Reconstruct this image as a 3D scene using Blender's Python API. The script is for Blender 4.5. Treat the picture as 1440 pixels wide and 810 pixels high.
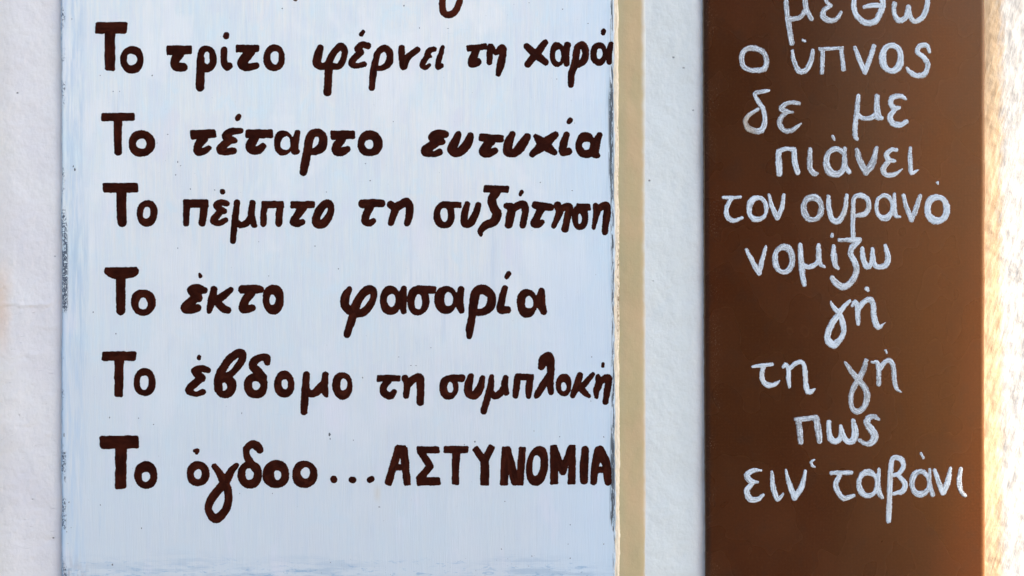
import bpy, math, random
import numpy as np
from mathutils import Vector

for o in list(bpy.data.objects):
    bpy.data.objects.remove(o, do_unlink=True)

# ------------------------------------------------------------------ scale
# The two signs were measured on one drawing grid: 1 grid unit = 0.77 mm on the
# front plane of the signs (y = 0).  Grid x runs right, grid y runs down.
K = 0.00077
CX, CY, CZ = 720.0, 405.0, 1.50
DEPTH = 0.007            # signs stand this far off the plaster
CAMD = 1440 * K * 55.0 / 36.0

# ------------------------------------------------------------------ camera
sc = bpy.context.scene
cam_d = bpy.data.cameras.new("camera")
cam = bpy.data.objects.new("camera", cam_d)
bpy.context.collection.objects.link(cam)
cam_d.lens = 55.0
cam_d.sensor_width = 36.0
cam.location = (0, -CAMD, CZ)
cam.rotation_euler = (math.radians(90), 0, 0)
cam_d.clip_end = 500
cam_d.dof.use_dof = True
cam_d.dof.focus_distance = CAMD
cam_d.dof.aperture_fstop = 2.0
sc.camera = cam
sc.render.resolution_x = 1024
sc.render.resolution_y = 576

# ------------------------------------------------------------------ light
EL, AZ = math.radians(38), math.radians(20)      # sun height, angle off the wall plane
sdir = Vector((math.cos(EL) * math.cos(AZ), -math.cos(EL) * math.sin(AZ), math.sin(EL)))
w = bpy.data.worlds.new("World")
sc.world = w
w.use_nodes = True
wn = w.node_tree
sky = wn.nodes.new("ShaderNodeTexSky")
sky.sky_type = 'NISHITA'
sky.sun_disc = False
sky.sun_elevation = EL
sky.sun_rotation = math.atan2(sdir.x, sdir.y)
wn.links.new(sky.outputs[0], wn.nodes["Background"].inputs[0])
wn.nodes["Background"].inputs[1].default_value = 0.135
sl = bpy.data.lights.new("sun", 'SUN')
sl.energy = 4.3
sl.angle = math.radians(0.53)
sl.color = (1.0, 0.88, 0.74)
so = bpy.data.objects.new("sun", sl)
bpy.context.collection.objects.link(so)
so.rotation_euler = sdir.to_track_quat('Z', 'Y').to_euler()
so.location = (4, -4, 5)
vs = sc.view_settings
vs.view_transform = 'Standard'
vs.look = 'None'
vs.gamma = 1.0
vs.use_curve_mapping = False
vs.exposure = 2.02

# ------------------------------------------------------------------ helpers
rng = np.random.RandomState(7)
random.seed(7)
COL = bpy.context.collection


def smooth(a, b, x):
    t = np.clip((x - a) / (b - a), 0, 1)
    return t * t * (3 - 2 * t)


_tabs = {}


def vnoise(x, y, seed=0):
    """smooth value noise on arrays, -1..1"""
    if seed not in _tabs:
        _tabs[seed] = np.random.RandomState(seed + 100).rand(256, 256) * 2 - 1
    T = _tabs[seed]
    xi = np.floor(x).astype(int)
    yi = np.floor(y).astype(int)
    fx = x - xi
    fy = y - yi
    fx = fx * fx * (3 - 2 * fx)
    fy = fy * fy * (3 - 2 * fy)
    a = T[xi & 255, yi & 255]
    b = T[(xi + 1) & 255, yi & 255]
    c = T[xi & 255, (yi + 1) & 255]
    d = T[(xi + 1) & 255, (yi + 1) & 255]
    return (a * (1 - fx) + b * fx) * (1 - fy) + (c * (1 - fx) + d * fx) * fy


def fbm(x, y, seed=0, octv=3):
    s = 0
    a = 1.0
    for i in range(octv):
        s = s + a * vnoise(x * 2 ** i, y * 2 ** i, seed + i)
        a *= 0.5
    return s


def link(ob, parent=None):
    COL.objects.link(ob)
    if parent:
        ob.parent = parent
    return ob


def mesh_obj(name, verts, faces, mat, parent=None, shade=True):
    me = bpy.data.meshes.new(name)
    me.from_pydata(verts, [], faces)
    me.update()
    if shade:
        me.polygons.foreach_set("use_smooth", [True] * len(me.polygons))
    if mat:
        me.materials.append(mat)
    return link(bpy.data.objects.new(name, me), parent)


def empty(name, loc, label, cat, group=None):
    o = bpy.data.objects.new(name, None)
    o.location = loc
    o.empty_display_size = 0.05
    o['label'] = label
    o['category'] = cat
    if group:
        o['group'] = group
    return link(o)


def gx(px):
    return (px - CX) * K


def gz(py):
    return (CY - py) * K


# ---- node shorthand
class Mat:
    def __init__(self, name):
        self.m = bpy.data.materials.new(name)
        self.m.use_nodes = True
        self.t = self.m.node_tree
        self.b = self.t.nodes["Principled BSDF"]
        self._xy = None

    def new(self, typ, **kw):
        n = self.t.nodes.new(typ)
        for k, v in kw.items():
            setattr(n, k, v)
        return n

    def put(self, sock, v):
        if hasattr(v, 'links'):
            self.t.links.new(v, sock)
        elif v is not None:
            if isinstance(v, (tuple, list)) and len(v) == 3 and sock.type == 'RGBA':
                v = (*v, 1)
            sock.default_value = v

    def math(self, op, a, b=None, c=None, clamp=False):
        n = self.new("ShaderNodeMath", operation=op, use_clamp=clamp)
        self.put(n.inputs[0], a)
        self.put(n.inputs[1], b)
        self.put(n.inputs[2], c)
        return n.outputs[0]

    def mul(self, a, b): return self.math('MULTIPLY', a, b)
    def add(self, a, b): return self.math('ADD', a, b)
    def sub(self, a, b): return self.math('SUBTRACT', a, b)
    def mx(self, a, b): return self.math('MAXIMUM', a, b)
    def mn(self, a, b): return self.math('MINIMUM', a, b)

    def grid(self):
        """grid x and y (drawing units) of the shaded point, from object space"""
        if self._xy is None:
            tc = self.new("ShaderNodeTexCoord")
            sp = self.new("ShaderNodeSeparateXYZ")
            self.t.links.new(tc.outputs["Object"], sp.inputs[0])
            self._xy = (self.add(self.mul(sp.outputs[0], 1 / K), CX),
                        self.sub(CY, self.mul(sp.outputs[2], 1 / K)))
        return self._xy

    def uv(self):
        n = self.new("ShaderNodeUVMap")
        sp = self.new("ShaderNodeSeparateXYZ")
        self.t.links.new(n.outputs[0], sp.inputs[0])
        return sp.outputs[0], sp.outputs[1]

    def vec(self, x, y, z=0.0):
        n = self.new("ShaderNodeCombineXYZ")
        self.put(n.inputs[0], x)
        self.put(n.inputs[1], y)
        self.put(n.inputs[2], z)
        return n.outputs[0]

    def noise(self, x, y, sx, sy, z=0.0, detail=3.0, rough=0.55, dist=0.0):
        n = self.new("ShaderNodeTexNoise")
        self.put(n.inputs["Vector"], self.vec(self.mul(x, sx), self.mul(y, sy), z))
        n.inputs["Scale"].default_value = 1.0
        n.inputs["Detail"].default_value = detail
        n.inputs["Roughness"].default_value = rough
        n.inputs["Distortion"].default_value = dist
        return n.outputs[0]

    def step(self, x, a, b, lo=0.0, hi=1.0):
        n = self.new("ShaderNodeMapRange", interpolation_type='SMOOTHSTEP')
        self.put(n.inputs[0], x)
        for i, v in enumerate((a, b, lo, hi)):
            self.put(n.inputs[1 + i], v)
        return n.outputs[0]

    def win(self, x, a, b, f):
        return self.mul(self.step(x, a - f, a + f), self.step(x, b - f, b + f, 1.0, 0.0))

    def ramp(self, x, stops):
        n = self.new("ShaderNodeValToRGB")
        self.put(n.inputs[0], x)
        e = n.color_ramp.elements
        while len(e) < len(stops):
            e.new(0.5)
        for q, (p, v) in zip(e, stops):
            q.position = p
            q.color = (v, v, v, 1) if not isinstance(v, tuple) else (*v, 1)
        return n.outputs[0]

    def mix(self, f, a, b, blend='MIX'):
        n = self.new("ShaderNodeMix", data_type='RGBA', blend_type=blend)
        self.put(n.inputs[0], f)
        self.put(n.inputs[6], a)
        self.put(n.inputs[7], b)
        return n.outputs[2]

    def bump(self, h, dist, strength=1.0):
        n = self.new("ShaderNodeBump")
        self.put(n.inputs["Height"], h)
        n.inputs["Distance"].default_value = dist
        n.inputs["Strength"].default_value = strength
        self.t.links.new(n.outputs[0], self.b.inputs["Normal"])

    def out(self, col=None, rough=None, spec=None):
        if col is not None:
            self.put(self.b.inputs["Base Color"], col)
        if rough is not None:
            self.put(self.b.inputs["Roughness"], rough)
        if spec is not None:
            self.put(self.b.inputs["Specular IOR Level"], spec)
        return self.m


# ------------------------------------------------------------------ materials
def mat_wall():
    m = Mat("limewashed plaster")
    x, y = m.grid()
    cloud = m.noise(x, y, .008, .008, 3.0, 4)
    fine = m.noise(x, y, .12, .09, 5.0, 4)
    c = m.mix(m.step(cloud, .3, .7), (.775, .735, .705), (.84, .805, .745))
    c = m.mix(m.mul(m.step(y, 200, 900), .25), c, (.55, .53, .56))  # light falloff down the wall painted into the plaster colour
    mid = m.win(x, 900, 985, 20)
    c = m.mix(mid, c, (.715, .745, .695))
    c = m.mix(m.mul(m.step(fine, .55, .75), .12), c, (.55, .54, .56))
    # ochre right of the brown sign belongs to its own strip; faint ochre patch far left
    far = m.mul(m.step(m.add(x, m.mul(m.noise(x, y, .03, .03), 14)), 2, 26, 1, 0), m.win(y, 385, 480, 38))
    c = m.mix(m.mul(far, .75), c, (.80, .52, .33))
    edge = m.mul(m.step(x, -6, 30, 1, 0), .45)
    c = m.mix(edge, c, (.66, .62, .55))
    # little pits of dirt
    v = m.new("ShaderNodeTexVoronoi")
    m.put(v.inputs["Vector"], m.vec(m.mul(x, .035), m.mul(y, .045)))
    v.inputs["Scale"].default_value = 1.0
    pit = m.mul(m.step(v.outputs["Distance"], .035, .085, 1, 0), m.step(m.noise(x, y, .02, .02, 9), .5, .62))
    c = m.mix(m.mul(pit, .75), c, (.22, .2, .2))
    # short trowel scratches, lying level, on the left part
    s = m.noise(x, y, .05, .55, 2.0, 5, .7, .6)
    sm = m.mul(m.step(s, .63, .70), m.mul(m.step(x, 80, 70), m.step(y, 380, 480)))
    c = m.mix(m.mul(sm, .55), c, (.36, .34, .37))
    hb = m.add(m.mul(m.noise(x, y, .14, .11, 1.0, 5, .6), .8), m.mul(sm, -.5))
    m.bump(m.add(hb, m.mul(pit, -1.0)), .0012, .9)
    return m.out(c, .9, .25)


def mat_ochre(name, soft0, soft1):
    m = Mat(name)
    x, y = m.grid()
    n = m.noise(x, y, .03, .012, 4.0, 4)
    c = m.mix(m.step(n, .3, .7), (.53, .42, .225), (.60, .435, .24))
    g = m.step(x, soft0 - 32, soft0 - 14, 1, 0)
    c = m.mix(m.mul(g, .6), c, (.40, .40, .25))  # olive shade next to the white sign painted into the ochre
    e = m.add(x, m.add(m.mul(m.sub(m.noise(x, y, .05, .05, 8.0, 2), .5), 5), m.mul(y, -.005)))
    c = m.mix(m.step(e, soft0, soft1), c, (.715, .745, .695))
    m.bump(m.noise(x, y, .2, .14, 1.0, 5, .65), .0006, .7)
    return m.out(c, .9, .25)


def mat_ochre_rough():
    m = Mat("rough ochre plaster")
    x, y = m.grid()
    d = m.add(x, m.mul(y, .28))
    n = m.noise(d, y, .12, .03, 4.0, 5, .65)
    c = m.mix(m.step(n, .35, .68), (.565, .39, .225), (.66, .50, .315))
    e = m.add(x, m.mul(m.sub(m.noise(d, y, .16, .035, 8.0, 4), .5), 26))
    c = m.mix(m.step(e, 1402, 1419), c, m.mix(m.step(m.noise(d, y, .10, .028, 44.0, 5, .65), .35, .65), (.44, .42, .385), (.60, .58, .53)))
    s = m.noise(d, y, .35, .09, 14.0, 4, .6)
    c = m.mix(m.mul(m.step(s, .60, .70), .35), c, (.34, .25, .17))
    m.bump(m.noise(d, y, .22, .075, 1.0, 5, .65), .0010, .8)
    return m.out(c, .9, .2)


def mat_panel():
    m = Mat("white paint over blue on wood")
    x, y = m.grid()
    yn = m.mul(y, 1 / 810)
    st = m.noise(x, y, .20, .010, 1.0, 6, .65, .35)
    st2 = m.noise(x, y, .85, .03, 4.0, 4, .65, .3)
    pt = m.noise(x, y, .028, .016, 51.0, 5, .65, .5)
    hs = m.noise(x, y, .05, .5, 61.0, 4, .65, .3)
    cl = m.noise(x, y, .006, .005, 7.0, 3)
    c = m.mix(m.step(cl, .35, .65), (.765, .815, .775), (.85, .84, .765))
    c = m.mix(m.mul(m.step(st, .35, .65), .42), c, (.63, .735, .785))
    c = m.mix(m.mul(m.step(pt, .48, .62), .25), c, (.72, .72, .765))
    c = m.mix(m.mul(m.step(pt, .32, .48, 1, 0), .6), c, (.70, .815, .82))
    bp = m.noise(x, y, .011, .006, 151.0, 4, .6, .4)
    c = m.mix(m.mul(m.step(bp, .50, .64), .55), c, (.88, .87, .82))
    c = m.mix(m.mul(m.step(hs, .62, .74), .25), c, (.50, .55, .60))
    c = m.mix(m.mul(m.step(st2, .52, .72), .22), c, (.90, .91, .86))
    c = m.mix(m.mul(m.step(m.add(y, m.mul(cl, 300)), 150, 1050), .72), c, (.54, .60, .64))  # top-to-bottom loss of light painted into the board colour
    # bluer towards the right; blue undercoat in a thin band by the left edge
    c = m.mix(m.mul(m.step(m.add(x, m.mul(cl, 140)), 760, 930), .42), c, (.56, .71, .82))
    lb = m.mul(m.win(x, 84, 118, 10), m.step(m.noise(x, y, .16, .012, 2.0, 4, .7), .38, .64))
    c = m.mix(m.mul(lb, .6), c, (.48, .60, .70))
    lb2 = m.mul(m.win(x, 100, 124, 5), m.win(y, 310, 520, 50))
    lb2 = m.mul(lb2, m.step(m.noise(x, y, .2, .012, 22.0, 4, .7), .4, .62))
    c = m.mix(m.mul(lb2, .5), c, (.42, .55, .64))
    lb3 = m.mul(m.step(x, 86, 94, 1, 0), m.step(y, 430, 460))
    c = m.mix(m.mul(lb3, .65), c, (.34, .50, .66))
    # warm faint washes
    wv = m.noise(x, y, .02, .008, 31.0, 3)
    c = m.mix(m.mul(m.step(wv, .55, .75), .35), c, (.75, .72, .77))
    # greenish thin wash over the top left
    # scuffs along the foot of the board
    fn = m.noise(x, y, .014, .10, 5.0, 5, .7)
    foot = m.mul(m.step(m.add(y, m.mul(m.sub(cl, .5), 60)), 770, 812), m.mul(m.step(fn, .44, .60), m.step(cl, .38, .55)))
    c = m.mix(m.mul(foot, .55), c, (.33, .45, .55))
    fb = m.mul(m.step(y, 778, 800), m.step(m.noise(x, y, .05, .16, 77.0, 5, .7, .8), .55, .66))
    c = m.mix(m.mul(fb, .6), c, (.20, .38, .54))
    # runs and water stains
    dr = m.mul(m.step(m.noise(x, y, .07, .0035, 87.0, 4, .6), .58, .70), m.step(m.noise(x, y, .01, .01, 17.0, 2), .42, .58))
    c = m.mix(m.mul(dr, .30), c, (.48, .58, .66))
    ws_ = m.mul(m.win(x, 527, 534, 4), m.win(y, 684, 703, 8))
    c = m.mix(m.mul(ws_, .45), c, (.60, .55, .44))
    gr = m.mul(m.step(m.noise(x, y, .35, .35, 97.0, 5, .8), .64, .72), m.step(m.noise(x, y, .012, .012, 27.0, 2), .5, .6))
    c = m.mix(m.mul(gr, .35), c, (.42, .46, .50))
    bl = m.mul(m.step(y, 770, 815), m.step(x, 150, 90))
    bl = m.mul(bl, m.step(m.noise(x, y, .25, .05, 6.0, 4), .4, .6))
    c = m.mix(m.mul(bl, .6), c, (.36, .34, .36))
    # left edge: paint rubbed off to dark blue
    prL = m.ramp(yn, [(0, .35), (.14, .40), (.2, .32), (.3, .28), (.36, .35), (.39, .8), (.43, 1.0), (.53, 1.0), (.55, .5),
                      (.6, .12), (.74, .15), (.79, .55), (.85, .45), (.9, .62), (.95, .35), (1, .7)])
    nL = m.noise(x, y, .40, .30, 3.0, 3, .75, .4)
    wL = m.add(89.0, m.mul(prL, 6.0))
    mL = m.step(m.add(nL, m.mul(m.sub(prL, .5), .12)), .495, .53)
    brk = m.step(m.add(m.noise(x, y, .05, .035, 91.0, 3, .6), m.mul(m.sub(prL, .5), .30)), .44, .56)
    mL = m.mul(m.mul(mL, brk), m.step(m.sub(x, wL), -1.5, 2.0, 1, 0))
    c = m.mix(m.mul(mL, .9), c, (.022, .038, .075))
    c = m.mix(m.mul(m.step(x, 86.6, 88.6, 1, 0), m.step(m.noise(x, y, .3, .08, 111.0, 4, .7), .36, .6, .15, .8)), c, (.20, .29, .40))
    # right edge: black scratches drawn upright
    prR = m.ramp(yn, [(0, .3), (.08, .45), (.13, .5), (.17, 1.0), (.3, .95), (.33, .6), (.42, .42), (.50, .42), (.58, .35),
                      (.62, .5), (.68, .5), (.73, .55), (.77, .85), (.9, 1.0), (.925, .2), (1, .2)])
    nR = m.noise(x, y, .55, .035, 13.0, 4, .7, .5)
    leanx = m.sub(x, m.mul(y, .004))
    mR = m.step(m.add(nR, m.mul(m.sub(prR, .5), .15)), .485, .51)
    mR = m.mul(mR, m.mul(m.step(m.add(leanx, m.mul(prR, 5)), 858, 862), m.step(leanx, 860.5, 863.5, 1, 0)))
    c = m.mix(m.mul(mR, .92), c, (.03, .04, .05))
    # blue showing round those scratches
    rb = m.mul(m.step(leanx, 846, 858), m.mul(prR, m.step(m.noise(x, y, .3, .012, 40.0, 4), .42, .6)))
    c = m.mix(m.mul(m.mul(rb, m.sub(1.0, mR)), .55), c, (.28, .45, .56))
    # white lip beside the bare edge
    c = m.mix(m.step(leanx, 861.5, 863.5), c, (.78, .77, .72))
    m.bump(m.add(m.mul(st2, .6), m.add(m.mul(st, .5), m.mul(m.mx(mL, mR), -.6))), .0005, .7)
    return m.out(c, m.add(.42, m.mul(st2, .25)), .4)


def mat_bare():
    m = Mat("bare weathered wood edge")
    x, y = m.grid()
    n = m.noise(x, y, .8, .09, 3.0, 5, .7)
    c = m.mix(m.step(n, .3, .7), (.66, .53, .36), (.83, .74, .57))
    yn = m.mul(y, 1 / 810)
    pr = m.ramp(yn, [(0, .2), (.2, .45), (.25, .6), (.35, .62), (.42, .8), (.55, .95), (.62, .6), (.7, .15), (.85, .1), (1, .3)])
    k = m.step(m.add(m.noise(x, y, .5, .12, 9.0, 5, .8), m.mul(m.sub(pr, .5), .22)), .57, .64)
    k = m.mul(k, m.step(m.sub(x, m.mul(y, .004)), 865, 867.5))
    c = m.mix(m.mul(k, .85), c, (.20, .11, .045))
    m.bump(n, .0006, .8)
    return m.out(c, .8, .25)


def mat_side():
    m = Mat("painted wood side")
    x, y = m.grid()
    c = m.mix(m.noise(x, y, .1, .05), (.55, .46, .32), (.66, .6, .48))
    return m.out(c, .8, .3)


def mat_ink():
    m = Mat("dark brown brush paint")
    x, y = m.grid()
    u, v = m.uv()
    n = m.noise(x, y, .05, .05, 2.0, 3)
    s = m.noise(u, v, .05, 1.9, 6.0, 4, .65)
    c = m.mix(m.step(n, .35, .7), (.020, .0032, .0012), (.034, .0055, .0018))
    c = m.mix(m.mul(m.step(s, .5, .76), .4), c, (.065, .014, .006))
    # the first line above was brushed thinner and redder
    c = m.mix(m.step(y, 30, 15, 0, .6), c, (.085, .015, .006))
    ow = m.new('ShaderNodeObjectInfo').outputs['Random']
    big = m.noise(u, v, .035, .8, 46.0, 3)
    c = m.mix(m.mul(m.step(big, .45, .62), m.mul(ow, .55)), c, (.070, .014, .006))
    spot = m.noise(x, y, .5, .5, 33.0, 4, .7)
    c = m.mix(m.mul(m.step(spot, .72, .78), .45), c, (.2, .12, .09))
    m.bump(m.add(m.mul(s, .7), m.mul(m.noise(x, y, .3, .3, 1.0, 4), .7)), .0004, .6)
    return m.out(c, m.step(n, .3, .7, .5, .7), .05)


def mat_chalk():
    m = Mat("thin white brush paint on brown")
    x, y = m.grid()
    u, v = m.uv()
    s = m.noise(u, v, .07, 2.3, 6.0, 4, .7)
    g = m.noise(x, y, .55, .55, 2.0, 4, .7)
    lo = m.noise(x, y, .022, .022, 5.0, 2)
    c = m.mix(m.step(s, .35, .68), (.52, .60, .64), (.76, .81, .83))
    c = m.mix(m.mul(m.step(lo, .55, .72), .4), c, (.66, .62, .53))
    yl = m.mul(m.win(x, 1036, 1062, 7), m.win(y, 160, 194, 7))
    c = m.mix(m.mul(yl, .8), c, (.50, .42, .31))
    thin = m.add(m.mul(s, .55), m.mul(g, .45))
    oi = m.new('ShaderNodeObjectInfo').outputs['Random']
    thin = m.add(thin, m.mul(m.sub(.42, m.mul(oi, 1.0)), .10))
    tm = m.add(m.mul(m.step(thin, .515, .40), .72), m.mul(m.step(lo, .46, .3), m.mul(m.step(g, .52, .42), .45)))
    edge = m.mul(m.step(m.math('ABSOLUTE', v), .62, 1.02), m.step(g, .62, .40))
    tm = m.mn(m.add(tm, m.mul(edge, .7)), 1.0)
    c = m.mix(m.mul(tm, .8), c, (.115, .07, .045))
    m.bump(m.add(m.mul(s, 1.0), m.mul(g, .5)), .0006, .8)
    return m.out(c, .7, .3)


def mat_canvas():
    m = Mat("brown painted canvas")
    x, y = m.grid()
    n = m.noise(x, y, .012, .009, 2.0, 2)
    c = m.mix(m.step(n, .3, .7), (.058, .0120, .0020), (.068, .0158, .0032))
    r = m.noise(x, y, .006, .004, 12.0, 2)
    c = m.mix(m.mul(m.step(r, .42, .62), .5), c, (.052, .0150, .0030))
    # ghost of wiped, overpainted brush marks
    gh = m.noise(x, y, .045, .03, 19.0, 2, .5, .5)
    c = m.mix(m.mul(m.step(gh, .5, .75), .25), c, (.033, .015, .009))
    # weave
    wv = m.add(m.math('SINE', m.mul(x, 1.45)), m.math('SINE', m.mul(y, 1.5)))
    c = m.mix(m.mul(m.step(wv, .2, 2.0), .04), c, (.12, .07, .045))
    # left edge: darker fold and pale flecks worn through
    c = m.mix(m.mul(m.step(m.sub(x, m.mul(y, .004)), 993, 999, 1, 0), .75), c, (.020, .010, .008))
    fl = m.step(m.noise(x, y, .55, .35, 17.0, 5, .8), .58, .63)
    flm = m.mul(m.win(m.sub(x, m.mul(y, .004)), 992, 1010, 6), m.step(m.noise(x, y, .03, .018, 3.0, 2), .44, .6))
    c = m.mix(m.mul(m.mul(fl, flm), .7), c, (.32, .21, .14))
    fl2 = m.step(m.noise(x, y, .32, .26, 27.0, 5, .8), .67, .73)
    c = m.mix(m.mul(fl2, .5), c, (.25, .16, .10))
    c = m.mix(m.mul(m.step(m.add(x, m.mul(m.noise(x, y, .1, .06, 55.0, 3), 2.5)), 1379.5, 1384.5), .85), c, (.21, .085, .028))  # lit orange fringe along the right edge painted into the colour
    g2 = m.noise(x, y, .30, .30, 71.0, 2, .6)
    c = m.mix(m.mul(m.step(g2, .50, .80), .30), c, (.10, .040, .016))
    c = m.mix(m.mul(m.step(g2, .30, .50, 1, 0), .30), c, (.030, .010, .004))
    sc1 = m.noise(x, y, .10, .6, 81.0, 5, .8, .2)
    c = m.mix(m.mul(m.step(sc1, .72, .78), .2), c, (.20, .12, .07))
    m.b.inputs["Specular Tint"].default_value = (1.0, .68, .45, 1)
    m.bump(m.add(m.mul(wv, .08), m.mul(m.noise(x, y, .22, .22, 1.0, 2), .8)), .00012, .45)
    return m.out(c, m.step(n, .3, .7, .25, .30), .66)


def mat_speck():
    m = Mat("dark paint speck")
    x, y = m.grid()
    return m.out(m.mix(m.noise(x, y, .05, .05), (.05, .055, .06), (.16, .17, .18)), .7, .3)


def mat_plain(name, a, b, sc_):
    m = Mat(name)
    tc = m.new("ShaderNodeTexCoord")
    n = m.new("ShaderNodeTexNoise")
    m.t.links.new(tc.outputs["Object"], n.inputs["Vector"])
    n.inputs["Scale"].default_value = sc_
    n.inputs["Detail"].default_value = 6
    m.bump(n.outputs[0], .01, .5)
    return m.out(m.mix(n.outputs[0], a, b), .9, .2)


# ------------------------------------------------------------------ structure
S = (CAMD + DEPTH) / CAMD          # the wall lies DEPTH farther off than the signs


def wpx(px):                        # grid x seen on the wall plane
    return (px - CX) * S * K


def wpz(py):
    return (CY - py) * S * K


def wall_relief(X, Y):
    """relief of the plaster in metres, X and Y in drawing units"""
    h = .0011 * fbm(X * .011, Y * .009, 1, 3)
    h += .00035 * fbm(X * .06, Y * .05, 5, 3)
    # rough upright-brushed render towards the sunlit right
    r = smooth(1300, 1380, X)
    D = X + .28 * Y
    h += r * (.0004 * fbm(D * .05, Y * .016, 11, 3) + .00025 * fbm(D * .17, Y * .06, 21, 2))
    # cracks and trowel ridges on the left
    m = smooth(86, 70, X)
    for (cy, amp, x0, x1, sd) in ((431, 1.0, -40, 80, 31), (468, .6, 38, 86, 33), (405, .4, -30, 30, 35), (505, .5, -20, 60, 36), (600, .5, 5, 50, 37), (432, .7, 20, 90, 38)):
        c = cy + 5 * vnoise(X * .06, X * 0 + 3, sd) + 2.2 * vnoise(X * .25, X * 0 + 7, sd + 40) - (X - 20) * .05
        wgt = smooth(x0, x0 + 12, X) * smooth(x1, x1 - 12, X) * m
        d = Y - c
        h += -amp * .0004 * wgt * np.exp(-(d / 1.1) ** 2) + amp * .0004 * wgt * np.exp(-((d + 4) / 3.5) ** 2)
    h += m * .0002 * fbm(X * .03, Y * .10, 51, 3) * smooth(380, 470, Y)
    return h


def grid_mesh(name, xs, ys, hfun, mat, y0, parent=None, back=0.0):
    X, Y = np.meshgrid(xs, ys)
    H = hfun(X, Y)
    V = np.stack([(X - CX) * S * K, y0 - H, (CY - Y) * S * K], -1).reshape(-1, 3)
    nx, ny = len(xs), len(ys)
    i = np.arange(nx * ny).reshape(ny, nx)
    F = np.stack([i[1:, :-1], i[1:, 1:], i[:-1, 1:], i[:-1, :-1]], -1).reshape(-1, 4)
    me = bpy.data.meshes.new(name)
    me.vertices.add(len(V))
    me.vertices.foreach_set("co", V.ravel())
    me.loops.add(F.size)
    me.loops.foreach_set("vertex_index", F.ravel().astype(np.int32))
    me.polygons.add(len(F))
    me.polygons.foreach_set("loop_start", np.arange(0, F.size, 4, dtype=np.int32))
    me.polygons.foreach_set("use_smooth", np.ones(len(F), bool))
    me.update(calc_edges=True)
    me.validate()
    me.materials.append(mat)
    ob = bpy.data.objects.new(name, me)
    ob.location = (0, 0, CZ)
    return link(ob, parent)


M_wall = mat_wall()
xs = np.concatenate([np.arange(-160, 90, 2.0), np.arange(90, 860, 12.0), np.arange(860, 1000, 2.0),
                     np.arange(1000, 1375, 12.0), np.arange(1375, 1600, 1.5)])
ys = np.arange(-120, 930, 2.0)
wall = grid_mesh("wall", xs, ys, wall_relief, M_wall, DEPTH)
wall['kind'] = 'structure'

# plain plaster of the same wall going on outside the finely worked patch
M_plain = mat_plain("plain plaster", (.74, .72, .74), (.80, .79, .80), 6.0)
x0, x1, z0, z1 = wpx(-160), wpx(1598.5), wpz(928) + CZ, wpz(-120) + CZ
pv, pf = [], []
for (a, b, c, d) in ((-4, x0, 0, 4.5), (x1, 4, 0, 4.5), (x0, x1, 0, z0), (x0, x1, z1, 4.5)):
    n = len(pv)
    pv += [(a, DEPTH, c), (b, DEPTH, c), (b, DEPTH, d), (a, DEPTH, d)]
    pf.append((n, n + 1, n + 2, n + 3))
o = mesh_obj("wall_surround", pv, pf, M_plain, shade=False)
o['kind'] = 'structure'

g = mesh_obj("ground", [(-60, -60, 0), (60, -60, 0), (60, 60, 0), (-60, 60, 0)], [(0, 1, 2, 3)],
             mat_plain("grey paving", (.11, .115, .12), (.15, .155, .16), 1.5), shade=False)
g['kind'] = 'structure'

# unseen additions: pillar shading the signs, walls giving the brown sign its reflections
XE, DO, LEAN, ZT = 1388, 2.3, 0.12, 7.0
ex, ey = gx(XE) + DO * math.cos(AZ), -DO * math.sin(AZ)
px_, py_ = -math.sin(AZ), -math.cos(AZ)
tx, ty = math.cos(AZ), -math.sin(AZ)
cv = []
for zz in (0, ZT):
    for (q, f) in ((0, 0), (0, .7), (.5, .7), (.5, 0)):
        k = LEAN * (zz - (CZ + (DO + q) * math.tan(EL))) * math.sin(AZ) if f == 0 else 0
        cv.append((ex - px_ * k + px_ * f + tx * q, ey - py_ * k + py_ * f + ty * q, zz))
BOXF = [(0, 1, 5, 4), (1, 2, 6, 5), (2, 3, 7, 6), (3, 0, 4, 7), (4, 5, 6, 7), (3, 2, 1, 0)]
o = mesh_obj("added_shade_pillar", cv, BOXF, M_plain, shade=False)  # added pillar, its leaning edge shaped to place the shade
o['kind'] = 'structure'


def wall_slab(name, ax, ay, bx, by, thick, h, mat):
    L = math.hypot(bx - ax, by - ay)
    nx, ny = (by - ay) / L * thick, -(bx - ax) / L * thick
    v = [(ax, ay, 0), (bx, by, 0), (bx + nx, by + ny, 0), (ax + nx, ay + ny, 0)]
    v += [(p[0], p[1], h) for p in v]
    ob = mesh_obj(name, v, BOXF, mat, shade=False)
    ob['kind'] = 'structure'
    return ob


wall_slab("added_dark_wall", -11, -6.0, 1.45, -6.0, .4, 6.0, mat_plain("added dark wall grey brown", (.07, .055, .045), (.11, .085, .07), 1.2))  # added dark wall, keeps bright sky out of the brown sign's reflection
wall_slab("added_warm_reflector", 1.95, -5.3, 6.2, -10.6, .3, 3.5, mat_plain("added reflector orange ochre", (.82, .44, .17), (.88, .52, .22), 1.2))  # added sunlit reflector for the warm sheen on the brown sign


# ------------------------------------------------------------------ ochre strips on the wall
def strip(name, label, px0, px1, mat, relief, thick, ystep, xstep, edge=7.0):
    xs_ = np.arange(px0, px1 + .01, xstep)
    ys_ = np.arange(-118, 926, ystep)

    def hf(X, Y):
        e = np.clip((X - px0) / edge, 0, 1) * np.clip((px1 - X) / edge, 0, 1)
        t = np.sqrt(1 - (1 - np.clip((px1 - X) / edge, 0, 1)) ** 2) * np.sqrt(1 - (1 - np.clip((X - px0) / edge, 0, 1)) ** 2)
        return relief(X, Y) * 1.0 + thick * t - .0004 * (1 - e)
    ob = grid_mesh(name, xs_, ys_, hf, mat, DEPTH)
    ob['label'] = label
    ob['category'] = 'strip'
    return ob


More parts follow.
